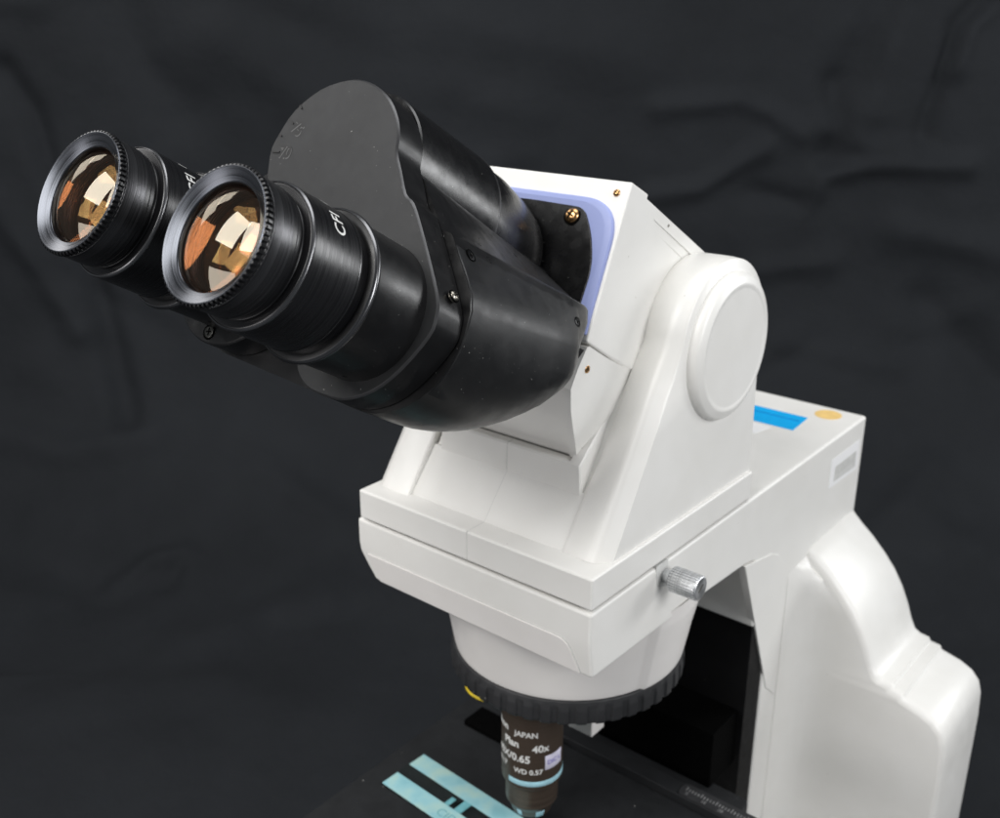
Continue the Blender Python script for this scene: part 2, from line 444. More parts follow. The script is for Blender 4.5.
v = [Vector((p.x, p.y - (0.0 if p.x < 3.99 else 0.07 if p.x < 4.80 else 0.14) * (1 if 18.3 < p.y < 19 else 0), p.z)) for p in v]
obj('focus_housing', v, f, 'white', scope, sharp=48)
# base foot, below the frame
v, f = prism(round_poly([(-11.6, -3.0), (0.6, -3.0), (8.2, 15.5), (8.2, 25.0), (-11.6, 25.0)], 1.2, 6), lambda a, b, t: Vector((a, b, t)), -33.9, -30.0)
obj('base_foot', v, f, 'white', scope, bevel=0.4)

# ---------------- mounting slab with its lock screw
v, f = loft([[(-11.12, -0.09, z), (0.02, -0.02, z), (0.02, 11.45, z), (-11.12, 11.45, z)] for z in (-1.22, 0)])
slab = obj('mounting_slab', v, f, 'white', scope, bevel=0.09, segs=4)
v, f = box(-10.7, -0.3, 0.3, 11.2, -1.38, -1.2); obj('shadow_gap', v, f, 'dark', slab)  # solid black filler, colours in the shade under the slab
v, f = box(-5.505, -5.485, -0.064, 0.9, -1.15, 0.004); obj('parting_line', v, f, 'sticker_grey', slab)
# thumb screw: slot in the arm and chrome knob
v, f = prism(round_poly([(4.1, -1.30), (4.95, -1.30), (4.95, -2.45), (4.25, -2.2)], 0.1, 3), lambda y, z, x: Vector((x, y, z)), -0.6, 0.012)
obj('screw_slot', v, f, 'sticker_grey', arm)
frk = frame(Vector((0, 4.75, -1.92)), Vector((0, 1, 0)), Vector((0, 0, 1)), X0)
v, f = lathe(fillet_prof([(0.001, 1.52), (0.42, 1.54), (0.49, 1.47), (0.49, 0.40), (0.44, 0.34), (0.26, 0.35), (0.26, -0.3)], 0.03), 320,
             lambda r, z, t: r - (0.05 if r > 0.45 and (t * 28 / (2 * pi)) % 1.0 < 0.4 else 0))
ks = obj('thumb_screw', v, f, 'chrome', scope, frk, sharp=40)
v, f = box(-0.43, 0.43, -0.045, 0.045, 1.46, 1.53); obj('screwdriver_slot', v, f, 'steel', ks, frk @ Matrix.Rotation(radians(35), 4, 'Z'))

# ---------------- hinge yoke
def yoke_low():
    rings = []
    for z in (-0.01, 0.25, 0.8, 1.68):
        c = 0.92 + 0.82 * z
        fl = 1.35 + 0.663 * z; ch = 0.85 + 0.68 * z
        right = [(-0.45, 11.3), (-0.45, fl + 0.15), (-0.52, fl - 0.1), (-0.75, ch + 0.12), (-1.2, (ch * .35 + c * .65) + 0.04), (-2.0, c + 0.03), (-3.0, c)]
        rings.append([(x, y, z) for x, y in right] + [(-11 - x, y, z) for x, y in right[::-1]])
    return loft(rings)
v, f = yoke_low()
yoke = obj('hinge_yoke', v, f, 'white', scope, sharp=42)
def cheek(mirror):
    n_arc = 26; cy, cz, R = 8.62, 6.12, 3.12
    def line(pts, n=4):
        out = []
        for a, b in zip(pts[:-1], pts[1:]):
            for i in range(n): out.append((a[0] + (b[0] - a[0]) * i / n, a[1] + (b[1] - a[1]) * i / n))
        return out + [pts[-1]]
    outer = line([(1.35, -0.01), (3.49, 3.22), (4.58, 4.87), (5.04, 5.56)]) + arc(cy, cz, R, 170, 0, n_arc) + line([(11.75, 5.0), (11.52, 4.0), (11.42, -0.01)], 3)
    mid = [(y - (0.50 if z < 6 and y < 6.5 else 0.10 * (8.75 - y)), z + 0.02) for y, z in outer]
    inner = line([(0.90, -0.01), (3.45, 3.22), (4.40, 4.87), (4.80, 5.62)]) + [(cy + (x - cy) * 1.0, z) for x, z in arc(cy, cz, R, 170, 0, n_arc)] + line([(11.75, 5.0), (11.52, 4.0), (11.42, -0.01)], 3)
    # relax the inner front edge into the arc
    k = 13
    inner[12] = (5.0, 5.95)
    def blend(a, b, t): return [(p[0] + (q[0] - p[0]) * t, p[1] + (q[1] - p[1]) * t) for p, q in zip(a, b)]
    def shrink(a, d): return [(y + d * (0.6 if y < 8 else -0.4), z - d * (0.7 if z > 4.5 else 0.0)) for y, z in a]
    rr = [(-1.97, shrink(inner, 0.10)), (-1.93, shrink(inner, 0.03)), (-1.85, inner), (-1.4, blend(inner, mid, 0.42)), (-0.95, blend(inner, mid, 0.86)), (-0.75, blend(mid, outer, .12)), (-0.6, blend(mid, outer, 0.42)), (-0.48, blend(mid, outer, 0.66)), (-0.36, blend(mid, outer, 0.88)), (-0.30, shrink(outer, 0.0)), (-0.27, shrink(outer, 0.05))]
    rings = []
    for x, pr in rr:
        def xd(z): return x + (0.16 * (1 - min(max(z, 0), 5) / 5.0) if x > -0.9 else 0)
        rings.append([((-11.2 - xd(z)) if mirror else xd(z), y - (0.2 if mirror else 0), z) for y, z in pr])
    return loft(rings)
for mir in (False, True):
    v, f = cheek(mir); ck = obj('hinge_cheek', v, f, 'white', yoke, sharp=48)
    sx = 1 if not mir else -1
    frc = frame(Vector((-0.3 if not mir else -10.7, 8.68, 5.96)), Vector((0, 1, 0)), Vector((0, 0, 1)) * sx, X0 * sx)
    v, f = lathe(fillet_prof([(2.86, -0.2), (2.82, 0.20), (2.72, 0.38), (2.42, 0.50), (2.34, 0.495), (2.25, 0.47), (0.001, 0.50)], 0.12), 128)
    obj('hinge_cap', v, f, 'white', yoke, frc, sharp=50)
# collar round the foot of the tilting block, its sides climbing along the cheeks
def collar():
    side = [(2.24, 1.4), (2.27, 2.68), (2.33, 2.75), (3.4, 3.70), (4.43, 4.60), (5.15, 5.42), (5.75, 6.3), (6.6, 6.4), (6.6, 1.4)]
    mid = [(2.24, 1.4), (2.27, 2.68), (2.33, 2.75), (2.66, 2.76), (2.72, 2.74), (2.74, 2.6), (2.74, 2.4), (2.74, 2.0), (2.74, 1.4)]
    sh = [(y + 0.05, z - 0.05 if z > 2 else z) for y, z in side]
    xs = [(3.36, sh), (3.31, side), (2.90, side), (2.88, mid)]
    rings = [[(-5.5 + x - 0.06 * (z - 1.6 if z < 2.8 else 1.2), y, z) for y, z in p] for x, p in xs] + [[(-5.5 - x + 0.06 * (z - 1.6 if z < 2.8 else 1.2), y, z) for y, z in p] for x, p in xs[::-1]]
    return loft(rings)
v, f = collar(); obj('collar', v, f, 'white', yoke, sharp=35)

for sx in (1, -1):
    v, f = loft([[(-5.5 + sx * x, y, z) for y, z in [(2.32, 1.5), (2.75, 2.2), (3.45, 3.15), (4.4, 4.78), (4.85, 5.5), (6.5, 5.5), (6.5, 1.5)]] for x in (3.1, 3.62)])
    obj('valley', v, f, 'white', yoke, sharp=30)
pl = [(0.926, 0.0), (2.27, 1.64), (2.232, 1.66), (2.262, 2.68), (2.324, 2.755), (2.6, 2.765)]
v, f = loft([[(x, y - 0.006, z + 0.002) for y, z in pl] + [(x, y + 0.05, z - 0.05) for y, z in pl[::-1]] for x in (-5.509, -5.489)])
obj('parting_line', v, f, 'sticker_grey', yoke)
# ---------------- tilting block
def block():
    def yz(u, a): p = Bf(0, u, a); return (p.y, p.z)
    F1 = yz(7.42, -13.9); F2 = yz(1.98, -13.9)
    S1 = (4.62, 5.72)
    poly = [F1, F2, S1, (8.8, 3.2), (11.0, 4.6), (11.6, 7.6), (10.0, 8.97), (5.40, 11.66), (5.46, 11.80)]
    return poly
def half(y, z):
    u = (Vector((0, y, z)) - Vector((0, ORG.y, ORG.z))).dot(U0); a = (Vector((0, y, z)) - Vector((0, ORG.y, ORG.z))).dot(A)
    h = 3.70
    dep = max(0.0, -13.9 - 0.1 * (7.42 - u) - a)
    if a < -14.85: h -= 0.07
    return max(3.5, h - dep * 0.04)
def sided(poly, hh, bev, name, par, mat='white', segs=3):
    v, f = loft([[(-5.5 - hh(y, z), y, z) for y, z in poly], [(-5.5 + hh(y, z), y, z) for y, z in poly]])
    return obj(name, v, f, mat, par, bevel=bev, segs=segs, ang=15)
def hb(y, z): return min(half(y, z), 3.62)
def hc(y, z):
    h = half(y, z)
    return h if z > 8.0 or y < 3.2 else min(h, 3.70)
blk = sided(block(), half, 0.14, 'tilting_block', scope, segs=4)
# belly below the seam
def belly():
    rows = [(7.24, 1.90, 3.69, 2.05, 3.68), (6.6, 1.52, 3.62, 3.1, 3.62), (5.9, 1.27, 3.52, 4.35, 3.56), (5.1, 1.38, 3.47, 8.0, 3.5), (4.35, 1.68, 3.36, 8.0, 3.45), (3.7, 2.08, 3.18, 8.0, 3.35), (3.1, 2.48, 2.95, 8.0, 3.2), (2.4, 2.8, 2.85, 8.0, 3.0), (1.6, 3.05, 2.8, 8.0, 2.95)]
    rings = []
    for z, y, x, yb, xb in rows:
        rec = 0.16 if z < 7.0 else 0.0
        r = [(xb, yb), (x, y), (x - 0.30, y + 0.0), (x - 0.36, y + rec)]
        rings.append([(-5.5 + px, py, z) for px, py in r] + [(-5.5 - px, py, z) for px, py in r[::-1]])
    return loft(rings)
v, f = belly(); obj('belly_cover', v, f, 'white', blk, sharp=24)
# front plate relief, violet escutcheon and black mount
def bface(pts, a0, a1): return loft([[Bf(x, u, a0) for x, u in pts], [Bf(x, u, a1) for x, u in pts]])
vio = [(-3.96, 1.2), (3.98, 1.2), (3.95, 3.1), (3.93, 5.37), (3.3, 6.69), (2.5, 6.72), (-2.5, 6.72), (-3.3, 6.6), (-3.92, 5.4)]
vio = round_poly([(-3.60, 2.2), (3.60, 2.2), (3.58, 6.72), (-3.58, 6.72)], [0.05, 0.05, 1.45, 1.45], 10)
v1 = [[Bf(x, u, -13.98) for x, u in vio], [Bf(x, u, -13.82) for x, u in vio], [Bf(x * 0.985, (u - 4) * 0.985 + 4, -13.78) for x, u in vio], [Bf(x * 0.925, (u - 4) * 0.93 + 4, -13.74) for x, u in vio], [Bf(x * 0.915, (u - 4) * 0.92 + 4, -13.745) for x, u in vio]]
v, f = loft(v1); esc = obj('violet_escutcheon', v, f, 'violet', blk, sharp=22)
dsc = round_poly([(-2.9, 2.6), (3.12, 2.6), (3.2, 4.4), (2.8, 5.5), (2.25, 6.32), (0.0, 6.36), (-2.2, 6.3), (-3.0, 5.0)], [0.05, .05, 1.2, 0.8, 0.35, 0.3, .3, 1.0], 8)
v, f = bface(dsc, -13.9, -13.70); mnt = obj('mount_plate', v, f, 'black_satin', blk, bevel=0.03, segs=2)

# ------------- screws
def screw(r, depth=0.08, dome=True):
    prof = fillet_prof([(0.001, 0.55 * r if dome else 0.05 * r), (r * 0.6, 0.5 * r if dome else 0.05 * r), (r, 0.15 * r if dome else 0.0), (r, -depth)], r * 0.2)
    return lathe(prof, 32)
def cross(r, z):
    a = box(-r * .55, r * .55, -r * .11, r * .11, z - 0.1 * r, z + 0.03 * r); b = box(-r * .112, r * .112, -r * .55, r * .55, z - 0.1 * r, z + 0.025 * r)
    return merge(a, b)
def add_screw(pos, nrm, r, mat, parent, well=True, rot=0.4, dome=True):
    z = nrm.normalized(); x = z.orthogonal().normalized(); y = z.cross(x)
    fr = frame(pos, x, y, z) @ Matrix.Rotation(rot, 4, 'Z')
    v, f = screw(r, dome=dome); s = obj('screw', v, f, mat, parent, fr, sharp=45)
    v, f = cross(r, 0.5 * r if dome else 0.05 * r); obj('cross_recess', v, f, 'dark', s, fr) if False else None
    v2, f2 = cross(r, (0.52 if dome else 0.06) * r)
    me = s.data
    bm = bmesh.new(); bm.from_mesh(me); me.materials.append(M['dark'])
    vs = [bm.verts.new(p) for p in v2]
    for q in f2:
        try:
            fc = bm.faces.new([vs[i] for i in q]); fc.material_index = 1
        except ValueError: pass
    if well:
        ring = lathe([(r * 1.0, 0.012), (r * 1.22, 0.008), (r * 1.24, -0.02)], 32)
        vs = [bm.verts.new(p) for p in ring[0]]
        for q in ring[1]:
            fc = bm.faces.new([vs[i] for i in q]); fc.material_index = 1
    bm.to_mesh(me); bm.free()
    return s
add_screw(Bf(3.22, 7.0, -13.89), A, 0.13, 'brass', blk, False)
add_screw(Bf(-3.22, 7.0, -13.89), A, 0.13, 'brass', blk, False)
add_screw(Bf(1.87, 5.98, -13.69), A, 0.27, 'brass', mnt, True, 0.3)
add_screw(Vector((-1.88, 2.08, 6.42)), Vector((1, 0.0, 0)), 0.14, 'brass', blk, False, 0.2, dome=False)
add_screw(Vector((-1.95, 6.9, 10.55)), Vector((1, 0, 0.15)), 0.10, 'steel', blk, False, dome=False)
# ribs on the block's sloping back edge
for k in range(3):
    y0 = 6.2 + 0.0 * k; o = 0.45 + 0.42 * k
    pa = [(5.9 + 0.05 * k, 11.37 - o), (9.2, 9.35 - o), (9.2, 9.27 - o), (5.9 + 0.05 * k, 11.29 - o)]
    v, f = loft([[(x, y, z) for y, z in pa] for x in (-2.3, -1.90 - 0.02 * k)])
    obj('rib', v, f, 'white', blk, bevel=0.02, segs=1)

# ================================================================== BINOCULAR HEAD
PIV = (-0.98, 3.85); PR = 2.46
def right_outline():
    return [(-3.44, 3.45), (-3.44, 4.2), (-3.15, 5.05), (-2.39, 5.82), (-1.5, 6.2), (-0.78, 6.27), (-0.09, 6.13), (0.58, 5.82), (1.12, 5.36), (1.46, 4.87), (1.65, 4.38),
            (2.05, 3.91), (2.56, 3.32), (2.95, 3.13), (3.48, 2.63), (4.42, 1.63), (5.08, 0.86), (5.26, 0.42), (5.28, -0.1), (4.82, -1.14), (4.19, -1.93), (3.36, -2.4), (2.6, -2.52), (1.85, -2.48), (1.25, -2.15),
            (0.95, -1.6), (0.7, -0.6), (-0.9, 0.9), (-2.6, 2.0)]
ro = smooth_closed(right_outline(), 3)
def plate(poly, a_front, a_back, cham=0.07):
    n = len(poly)
    c = Vector((sum(p[0] for p in poly) / n, sum(p[1] for p in poly) / n))
    def inset(d):
        out = []
        for i in range(n):
            p, a, b = Vector(poly[i]), Vector(poly[i - 1]), Vector(poly[(i + 1) % n])
            t = (b - a).normalized(); nn = Vector((t.y, -t.x))
            if nn.dot(p - c) < 0: nn = -nn
            # orientation-consistent inward offset
            out.append(p - nn * d)
        return out
    i1 = inset(cham)
    rings = [[L(p[0], p[1], a_back) for p in poly], [L(p[0], p[1], a_front - cham) for p in poly],
             [L(p[0] * .35 + q.x * .65, p[1] * .35 + q.y * .65, a_front - cham * .25) for p, q in zip(poly, i1)], [L(q.x, q.y, a_front) for q in i1]]
    return loft(rings)
v, f = plate(ro, -5.4, -6.46, 0.06)
n_side = len(f)
rh = obj('eyepiece_housing', v, f, 'black', scope, sharp=25, mats=['black_face', 'edge_dark'], fmat=[0] * len(ro) + [2] * (2 * len(ro)) + [0, 1])
# scale marks and figures moulded on the disc
for ang, ln in ((146, 0.16), (159, 0.30), (172, 0.14), (185, 0.34)):
    t = radians(ang); r1 = PR - 0.06
    d = Vector((cos(t), sin(t))); w_ = Vector((-d.y, d.x)) * 0.028
    q = [Vector(PIV) + d * r1 + w_, Vector(PIV) + d * (r1 - ln) + w_, Vector(PIV) + d * (r1 - ln) - w_, Vector(PIV) + d * r1 - w_]
    v, f = loft([[L(p.x, p.y, a) for p in q] for a in (-5.43, -5.375)]); obj('scale_tick', v, f, 'ink_grey', rh)
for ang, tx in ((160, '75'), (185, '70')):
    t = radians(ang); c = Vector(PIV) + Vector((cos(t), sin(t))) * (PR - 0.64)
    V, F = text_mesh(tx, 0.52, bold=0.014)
    for da, mt, sh in ((0.0, 'ink_grey', 0.0), (-0.006, 'highlight_grey', 0.022)):  # the offset grey copy paints a highlight along the figures' edges
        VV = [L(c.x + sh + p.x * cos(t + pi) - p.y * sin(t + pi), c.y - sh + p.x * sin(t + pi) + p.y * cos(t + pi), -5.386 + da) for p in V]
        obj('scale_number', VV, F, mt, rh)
# left housing: mirrored lobe hung on the same pivot
lo = arc(-2.96, 0.0, 2.46, 170, 350, 26) + [(0.0, 1.2), (0.6, 3.4), (-0.6, 4.4), (-2.0, 4.0), (-3.3, 3.0), (-4.6, 1.7)]
v, f = plate(lo, -5.46, -6.46, 0.06)
lh = obj('eyepiece_housing', v, f, 'black', scope, sharp=25, mats=['black_face'], fmat=[0] * (len(f) - 1) + [0])
add_screw(L(-2.92, -2.10, -5.43), A, 0.2, 'dark_steel', lh, True, 0.9, dome=False)

add_screw(L(5.02, 1.14, -6.0), EX * 0.75 + EU * 0.65, 0.15, 'steel', rh, True, 0.7)
# ---------------- main body behind the housings
def body_sec(a):
    s = (-a - 6.5) / 6.2
    s = max(0.0, min(1.0, s))
    k = max(0.0, (-a - 8.0) / 4.8)
    sc_ = sqrt(max(0.0, 1 - k * k))
    sc_ = max(sc_, 0.02)
    rp, rq = 3.70 + 0.85 * s, 2.74 + 0.22 * s
    right = [(1.6, 4.28 - 0.3 * s), (1.9, 4.1 - 0.2 * s)]
    right += [(rp - 0.42, rq + 0.10), (rp - 0.06, rq + 0.08), (rp + 0.04, rq + 0.0)]
    so = 5.36 - 0.10 * s; q0 = 1.15 + 0.55 * s
    ang0 = 12
    right += [(rp + (so - rp) * 0.3, rq + (q0 - rq) * 0.30), (rp + (so - rp) * 0.62, rq + (q0 - rq) * 0.62), (rp + (so - rp) * 0.84, rq + (q0 - rq) * 0.87), (rp + (so - rp) * 0.96, rq + (q0 - rq) * 1.12)]
    lobe = []
    for i in range(13):
        t = radians(8 - 98 * i / 12.0)
        lobe.append((2.86 + 2.56 * cos(t), 0.02 + 2.56 * sin(t)))
    right += lobe
    right += [(1.4, -2.54), (0.0, -2.54)]
    out = []
    base = 1.75
    for (p, q) in right:
        if q < base:
            q2 = base + (q - base) * sc_
            q = q2
        if p > 2.0 and a < -11.3:                     # round the rear corner
            e = (-a - 11.3) / 1.6
            p = p - (0.80 * e * e) * min(1, max(0, (p - 2) / 3)) * min(1, max(0.38, (3.15 - q) / 1.7))
        out.append((p, q))
    left = [(-p * 1.0 - 0.25 if p > 0.5 else -p, q) for p, q in out[::-1]][1:]
    return out + left
st = [-6.50, -6.9, -7.4, -8.0, -8.5, -9.0, -9.5, -10.0, -10.4, -10.8, -11.2, -11.5, -11.8, -12.05, -12.25, -12.42, -12.58, -12.70, -12.80, -12.88, -12.93]
rings = [[L(p, q, a) for p, q in body_sec(a)] for a in st]
v, f = loft(rings)
body = obj('binocular_body', v, f, 'black', scope, sharp=28)
# pivot tube on top with a separate sleeve over its front two thirds
def tube(r0, a0, r1, a1, dq0=0.0, dq1=0.0, n=72, extra=()):
    rings = []
    pr = [(r0 - 0.05, a0, dq0), (r0, a0 - 0.05, dq0)] + list(extra) + [(r1, a1 + 0.03, dq1), (r1 - 0.03, a1, dq1)]
    for r, a, dq in pr:
        rings.append([L(PIV[0] + (r * cos(2 * pi * i / n)), PIV[1] + dq + r * sin(2 * pi * i / n), a) for i in range(n)])
    return loft(rings)
v, f = tube(2.56, -6.50, 2.62, -10.55, 0.06, 0.03)
slv = obj('pivot_sleeve', v, f, 'black_satin', scope, sharp=40)
v, f = loft([[L(PIV[0] + r * cos(2 * pi * i / 72), PIV[1] + 0.03 + r * sin(2 * pi * i / 72), a) for i in range(72)] for r, a in ((2.618, -10.47), (2.63, -10.50), (2.628, -10.54), (2.60, -10.57))], caps=False)
obj('sleeve_edge', v, f, 'edge_dark', slv, sharp=60)
v, f = tube(2.50, -10.4, 2.30, -13.72, 0.03, -0.05, extra=[(2.52, -11.8, 0.02), (2.42, -12.9, -0.02)])
obj('pivot_tube', v, f, 'black_satin', scope, sharp=40)
# sloping deck between tube and side cover
dk = []
for a in (-6.49, -9.0, -11.5, -13.71):
    k = (-a - 6.5) / 7.2
    dk.append([L(1.2, 4.30 - 0.15 * k, a), L(1.6, 4.16 - 0.15 * k, a), L(2.05, 3.80 - 0.1 * k, a), L(2.55, 3.28 - 0.1 * k, a), L(2.95, 3.08 - 0.2 * k, a), L(3.48 - 0.2 * k, 2.72 - 0.1 * k, a), L(3.3 - 0.3 * k, 1.5 + 1.0 * k, a), L(0, 1.5 + 1.0 * k, a)])
v, f = loft(dk); obj('body_deck', v, f, 'black_satin', body, bevel=0.06, segs=2)

# side cover: a shell set just proud of the body, with its own screws
def cover_pts(a):
    s = body_sec(a); return s[4:16]
rings = []
stc = [-6.53, -6.57, -7.4, -8.2, -9.0, -9.8, -10.6, -11.4, -11.9, -12.1, -12.2]
for a in stc:
    pts = cover_pts(a)
    n = len(pts); cc = Vector((2.6, 0.8))
    ring = []
    for i, p in enumerate(pts):
        p = Vector(p); d = (p - cc).normalized()
        off = 0.03 * min(1.0, (n - 1 - i) / 4.0) if 0 < i < n - 1 and -12.15 < a < -6.55 else -0.02
        p = p + d * off
        ring.append(L(p.x, p.y, a))
    rings.append(ring)
v, f = loft(rings, caps=False, closed=False)
cov = obj('side_cover', v, f, 'side_black', body, sharp=35)
def on_side(a, i, t, lift=0.03):
    P = body_sec(a); p = Vector(P[i]).lerp(Vector(P[i + 1]), t); d = (Vector(P[i + 1]) - Vector(P[i])).normalized()
    n = Vector((-d.y, d.x))
    if n.x < 0: n = -n
    p = p + n * lift
    return L(p.x, p.y, a), EX * n.x + EU * n.y
SCR = [(-7.05, 4, 0.62, 0.16), (-11.95, 5, 0.45, 0.13)]
for a, i, t, r in SCR:
    p, n = on_side(a, i, t); add_screw(p, n, r, 'black_satin', cov, True, 0.5, dome=False)

# ================================================================== EYEPIECES AND TUBES
def tube_part(sx, par):
    fr = frL(sx * 2.96, 0, -5.45)
    prof = fillet_prof([(1.70, 2.2), (1.86, 2.2), (2.02, 2.16), (2.05, 2.08), (2.0, 2.0), (1.94, 1.93), (1.93, 1.2), (1.93, -0.3)], 0.04)
    v, f = lathe(prof, 128)
    t = obj('eyepiece_tube', v, f, 'black', scope, fr, sharp=50)
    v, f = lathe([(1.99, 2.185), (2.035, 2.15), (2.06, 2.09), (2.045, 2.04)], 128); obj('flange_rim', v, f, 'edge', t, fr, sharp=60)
    add_screw(fr @ Vector((1.93 * cos(radians(-72)), 1.93 * sin(radians(-72)), 0.55)), EX * cos(radians(-72)) + EU * sin(radians(-72)), 0.09, 'black_satin', t, False, dome=False)
    return t
def eyepiece(sx):
    fr = frL(sx * 2.96, 0, 0)
    P = fillet_prof([(1.62, -0.16), (1.665, -0.22), (1.675, -0.98), (1.65, -1.0), (1.65, -1.14), (1.58, -1.16), (1.58, -1.26), (1.80, -1.28), (1.86, -1.35), (1.865, -1.40), (1.86, -2.92), (1.83, -2.97), (1.78, -2.99), (1.78, -3.4)], 0.03)
    v, f = lathe(P, 128)
    e = obj('eyepiece', v, f, 'eyecup', scope, fr, sharp=45)
    v, f = lathe(fillet_prof([(1.66, -0.25), (1.681, -0.26), (1.681, -0.86), (1.66, -0.87)], 0.01), 128); obj('brushed_band', v, f, 'brushed', e, fr, sharp=60)
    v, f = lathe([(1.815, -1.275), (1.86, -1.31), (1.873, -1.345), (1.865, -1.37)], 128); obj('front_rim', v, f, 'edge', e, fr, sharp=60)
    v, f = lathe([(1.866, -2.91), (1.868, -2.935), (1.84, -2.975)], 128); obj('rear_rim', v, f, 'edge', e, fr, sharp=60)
    # knurled ring: square teeth
    def kn(r, z, t):
        if r < 1.67: return r
        return r - (0.075 if (t * 76 / (2 * pi)) % 1.0 < 0.45 else 0.0)
    v, f = lathe([(1.60, -0.20), (1.70, -0.20), (1.725, -0.17), (1.725, -0.06), (1.70, -0.03), (1.655, -0.015)], 76 * 10, kn); obj('knurled_ring', v, f, 'eyecup', e, fr, sharp=30)
    v, f = lathe(fillet_prof([(1.665, -0.03), (1.655, 0.0), (1.63, 0.002), (1.33, -0.17), (1.31, -0.20), (1.29, -0.42), (1.29, -0.9)], 0.02), 128)
    obj('bezel', v, f, 'bezel', e, fr, sharp=50)
    # lens stack: clear convex front, coated inner elements, brown well
    def dome(r, z0, bulge, n=14):
        R = (r * r + bulge * bulge) / (2 * abs(bulge)); out = []
        for i in range(n + 1):
            rr = r * (1 - i / n) + 0.0005
            h = sqrt(R * R - rr * rr) - (R - abs(bulge))
            out.append((rr, z0 + (h if bulge > 0 else -h)))
        return out
    for nm, r_, z_, b_, mt in (('front_lens', 1.285, -0.28, 0.40, 'lens_front'), ('inner_lens', 1.27, -0.33, -0.20, 'lens_orange'), ('inner_lens', 1.25, -0.80, 0.27, 'lens_pink'),
                               ('field_lens', 1.22, -0.92, -0.48, 'lens_gold'), ('field_lens', 1.20, -1.40, 0.72, 'lens_amber'), ('rear_lens', 1.15, -1.35, -0.85, 'lens_rear')):
        v, f = lathe(dome(r_, z_, b_, 18), 96); obj(nm, v, f, mt, e, fr, sharp=180)
    v, f = lathe([(1.25, -0.9), (1.22, -1.6), (0.9, -2.2), (0.0005, -2.3)], 64); obj('lens_well', v, f, 'lens_well', e, fr, sharp=60)
    # lettering round the barrel
    th = radians(50)
    V, F = text_mesh('CFI', 0.50, align='CENTER', bold=0.005, spacing=1.08)
    lv = wrap((V, F), 1.872, -2.25, th, 1)
    V2, F2 = text_mesh('10X/22', 0.40, align='LEFT', bold=0.008)
    lv2 = wrap((V2, F2), 1.872, -2.25, th + 0.40, 1)
    obj('lettering', lv[0], lv[1], 'ink', e, fr); obj('lettering', lv2[0], lv2[1], 'ink', e, fr)
    return e
for sx in (1, -1):
    tube_part(sx, None); eyepiece(sx)

# ================================================================== NOSEPIECE AND OBJECTIVES
NC = Vector((-5.5, 6.4, 0))
frn = frame(Vector((NC.x, NC.y, 0)), X0, Vector((0, 1, 0)), Vector((0, 0, 1)))
def cone_r(r, z, t):
    d = math.degrees(t) % 360
    return r * (1.025 if d > 343 or d < 35 else 1.0)
v, f = lathe(fillet_prof([(5.45, -3.8), (5.4, -4.5), (5.12, -5.9), (4.90, -7.2), (4.84, -7.5), (4.6, -7.52)], 0.1), 180, cone_r)
obj('nosepiece_housing', v, f, 'white_b', scope, frn, sharp=40)
def grip(r, z, t):
    if r < 4.9: return r
    ph = (t * 44 / (2 * pi)) % 1.0
    return r - (0.0 if ph < 0.55 else 0.075) * (1 if z < -7.75 else 0.25)
v, f = lathe(fillet_prof([(4.7, -7.40), (4.95, -7.45), (4.98, -7.60), (5.03, -7.85), (5.03, -8.42), (4.95, -8.52), (4.2, -8.56), (0.01, -8.56)], 0.05), 44 * 10, grip)
obj('nosepiece_ring', v, f, 'rubber', scope, frn, sharp=30)

def objective(fr, band, body_label, big=True):
    prof = fillet_prof([(1.05, 0.1), (1.30, 0.05), (1.32, -0.05), (1.32, -4.5), (1.22, -4.62), (1.16, -4.66), (1.14, -5.7), (0.98, -5.98), (0.86, -6.35), (0.55, -6.5), (0.01, -6.5)], 0.04)
    v, f = lathe(prof, 96)
    o = obj('objective_lens', v, f, 'brown', scope, fr, sharp=45)
    gaps = [(radians(-100), radians(190))]
    for a0, a1 in gaps:
        v, f = lathe([(1.322, -4.06), (1.332, -4.08), (1.332, -4.30), (1.322, -4.32)], 96, a0=a0, a1=a1); obj('colour_band', v, f, band, o, fr, sharp=60)
    return o
fr1 = frame(Vector((-5.5, 4.02, -8.75)), X0, Vector((0, 1, 0)), Vector((0, 0, 1)))
ob1 = objective(fr1, 'cyan_band', None)
# engraved lettering (angles: camera looks along about -52 degrees)
cam_t = radians(-52)
def otext(s, size, z, dx, bold=0.008, mat='ink', align='CENTER'):
    V, F = text_mesh(s, size, align=align, bold=bold)
    return wrap((V, F), 1.326, z, cam_t + dx / 1.32, 1)
for row in [otext('Nikon', 0.46, -1.60, -1.72, 0.016), otext('JAPAN', 0.36, -1.70, -0.28), otext('Plan', 0.48, -2.25, -0.98, 0.016), otext('40x', 0.49, -2.40, 0.36, 0.012),
        otext('40X/0.65', 0.50, -2.95, -1.0, 0.012), otext('\u221e/0.17', 0.34, -3.50, -1.72), otext('WD 0.57', 0.34, -3.58, -0.18)]:
    obj('lettering', row[0], row[1], 'ink', ob1, fr1)
v, f = lathe([(1.322, -2.80), (1.332, -2.82), (1.332, -3.50), (1.322, -3.52)], 16, a0=cam_t + 0.42, a1=cam_t + 1.15); sl = obj('paper_label', v, f, 'lilac', ob1, fr1, sharp=60)
V, F = text_mesh('DIC L', 0.30, bold=0.01); v, f = wrap((V, F), 1.336, -3.16, cam_t + 0.78, 1); obj('label_print', v, f, 'purple_ink', sl, fr1)
v, f = lathe([(0.99, -5.96), (1.0, -5.98), (0.88, -6.32), (0.86, -6.34)], 48, a0=cam_t + 0.2, a1=cam_t + 0.6); obj('bright_nose', v, f, 'cyan_band', ob1, fr1, sharp=60)
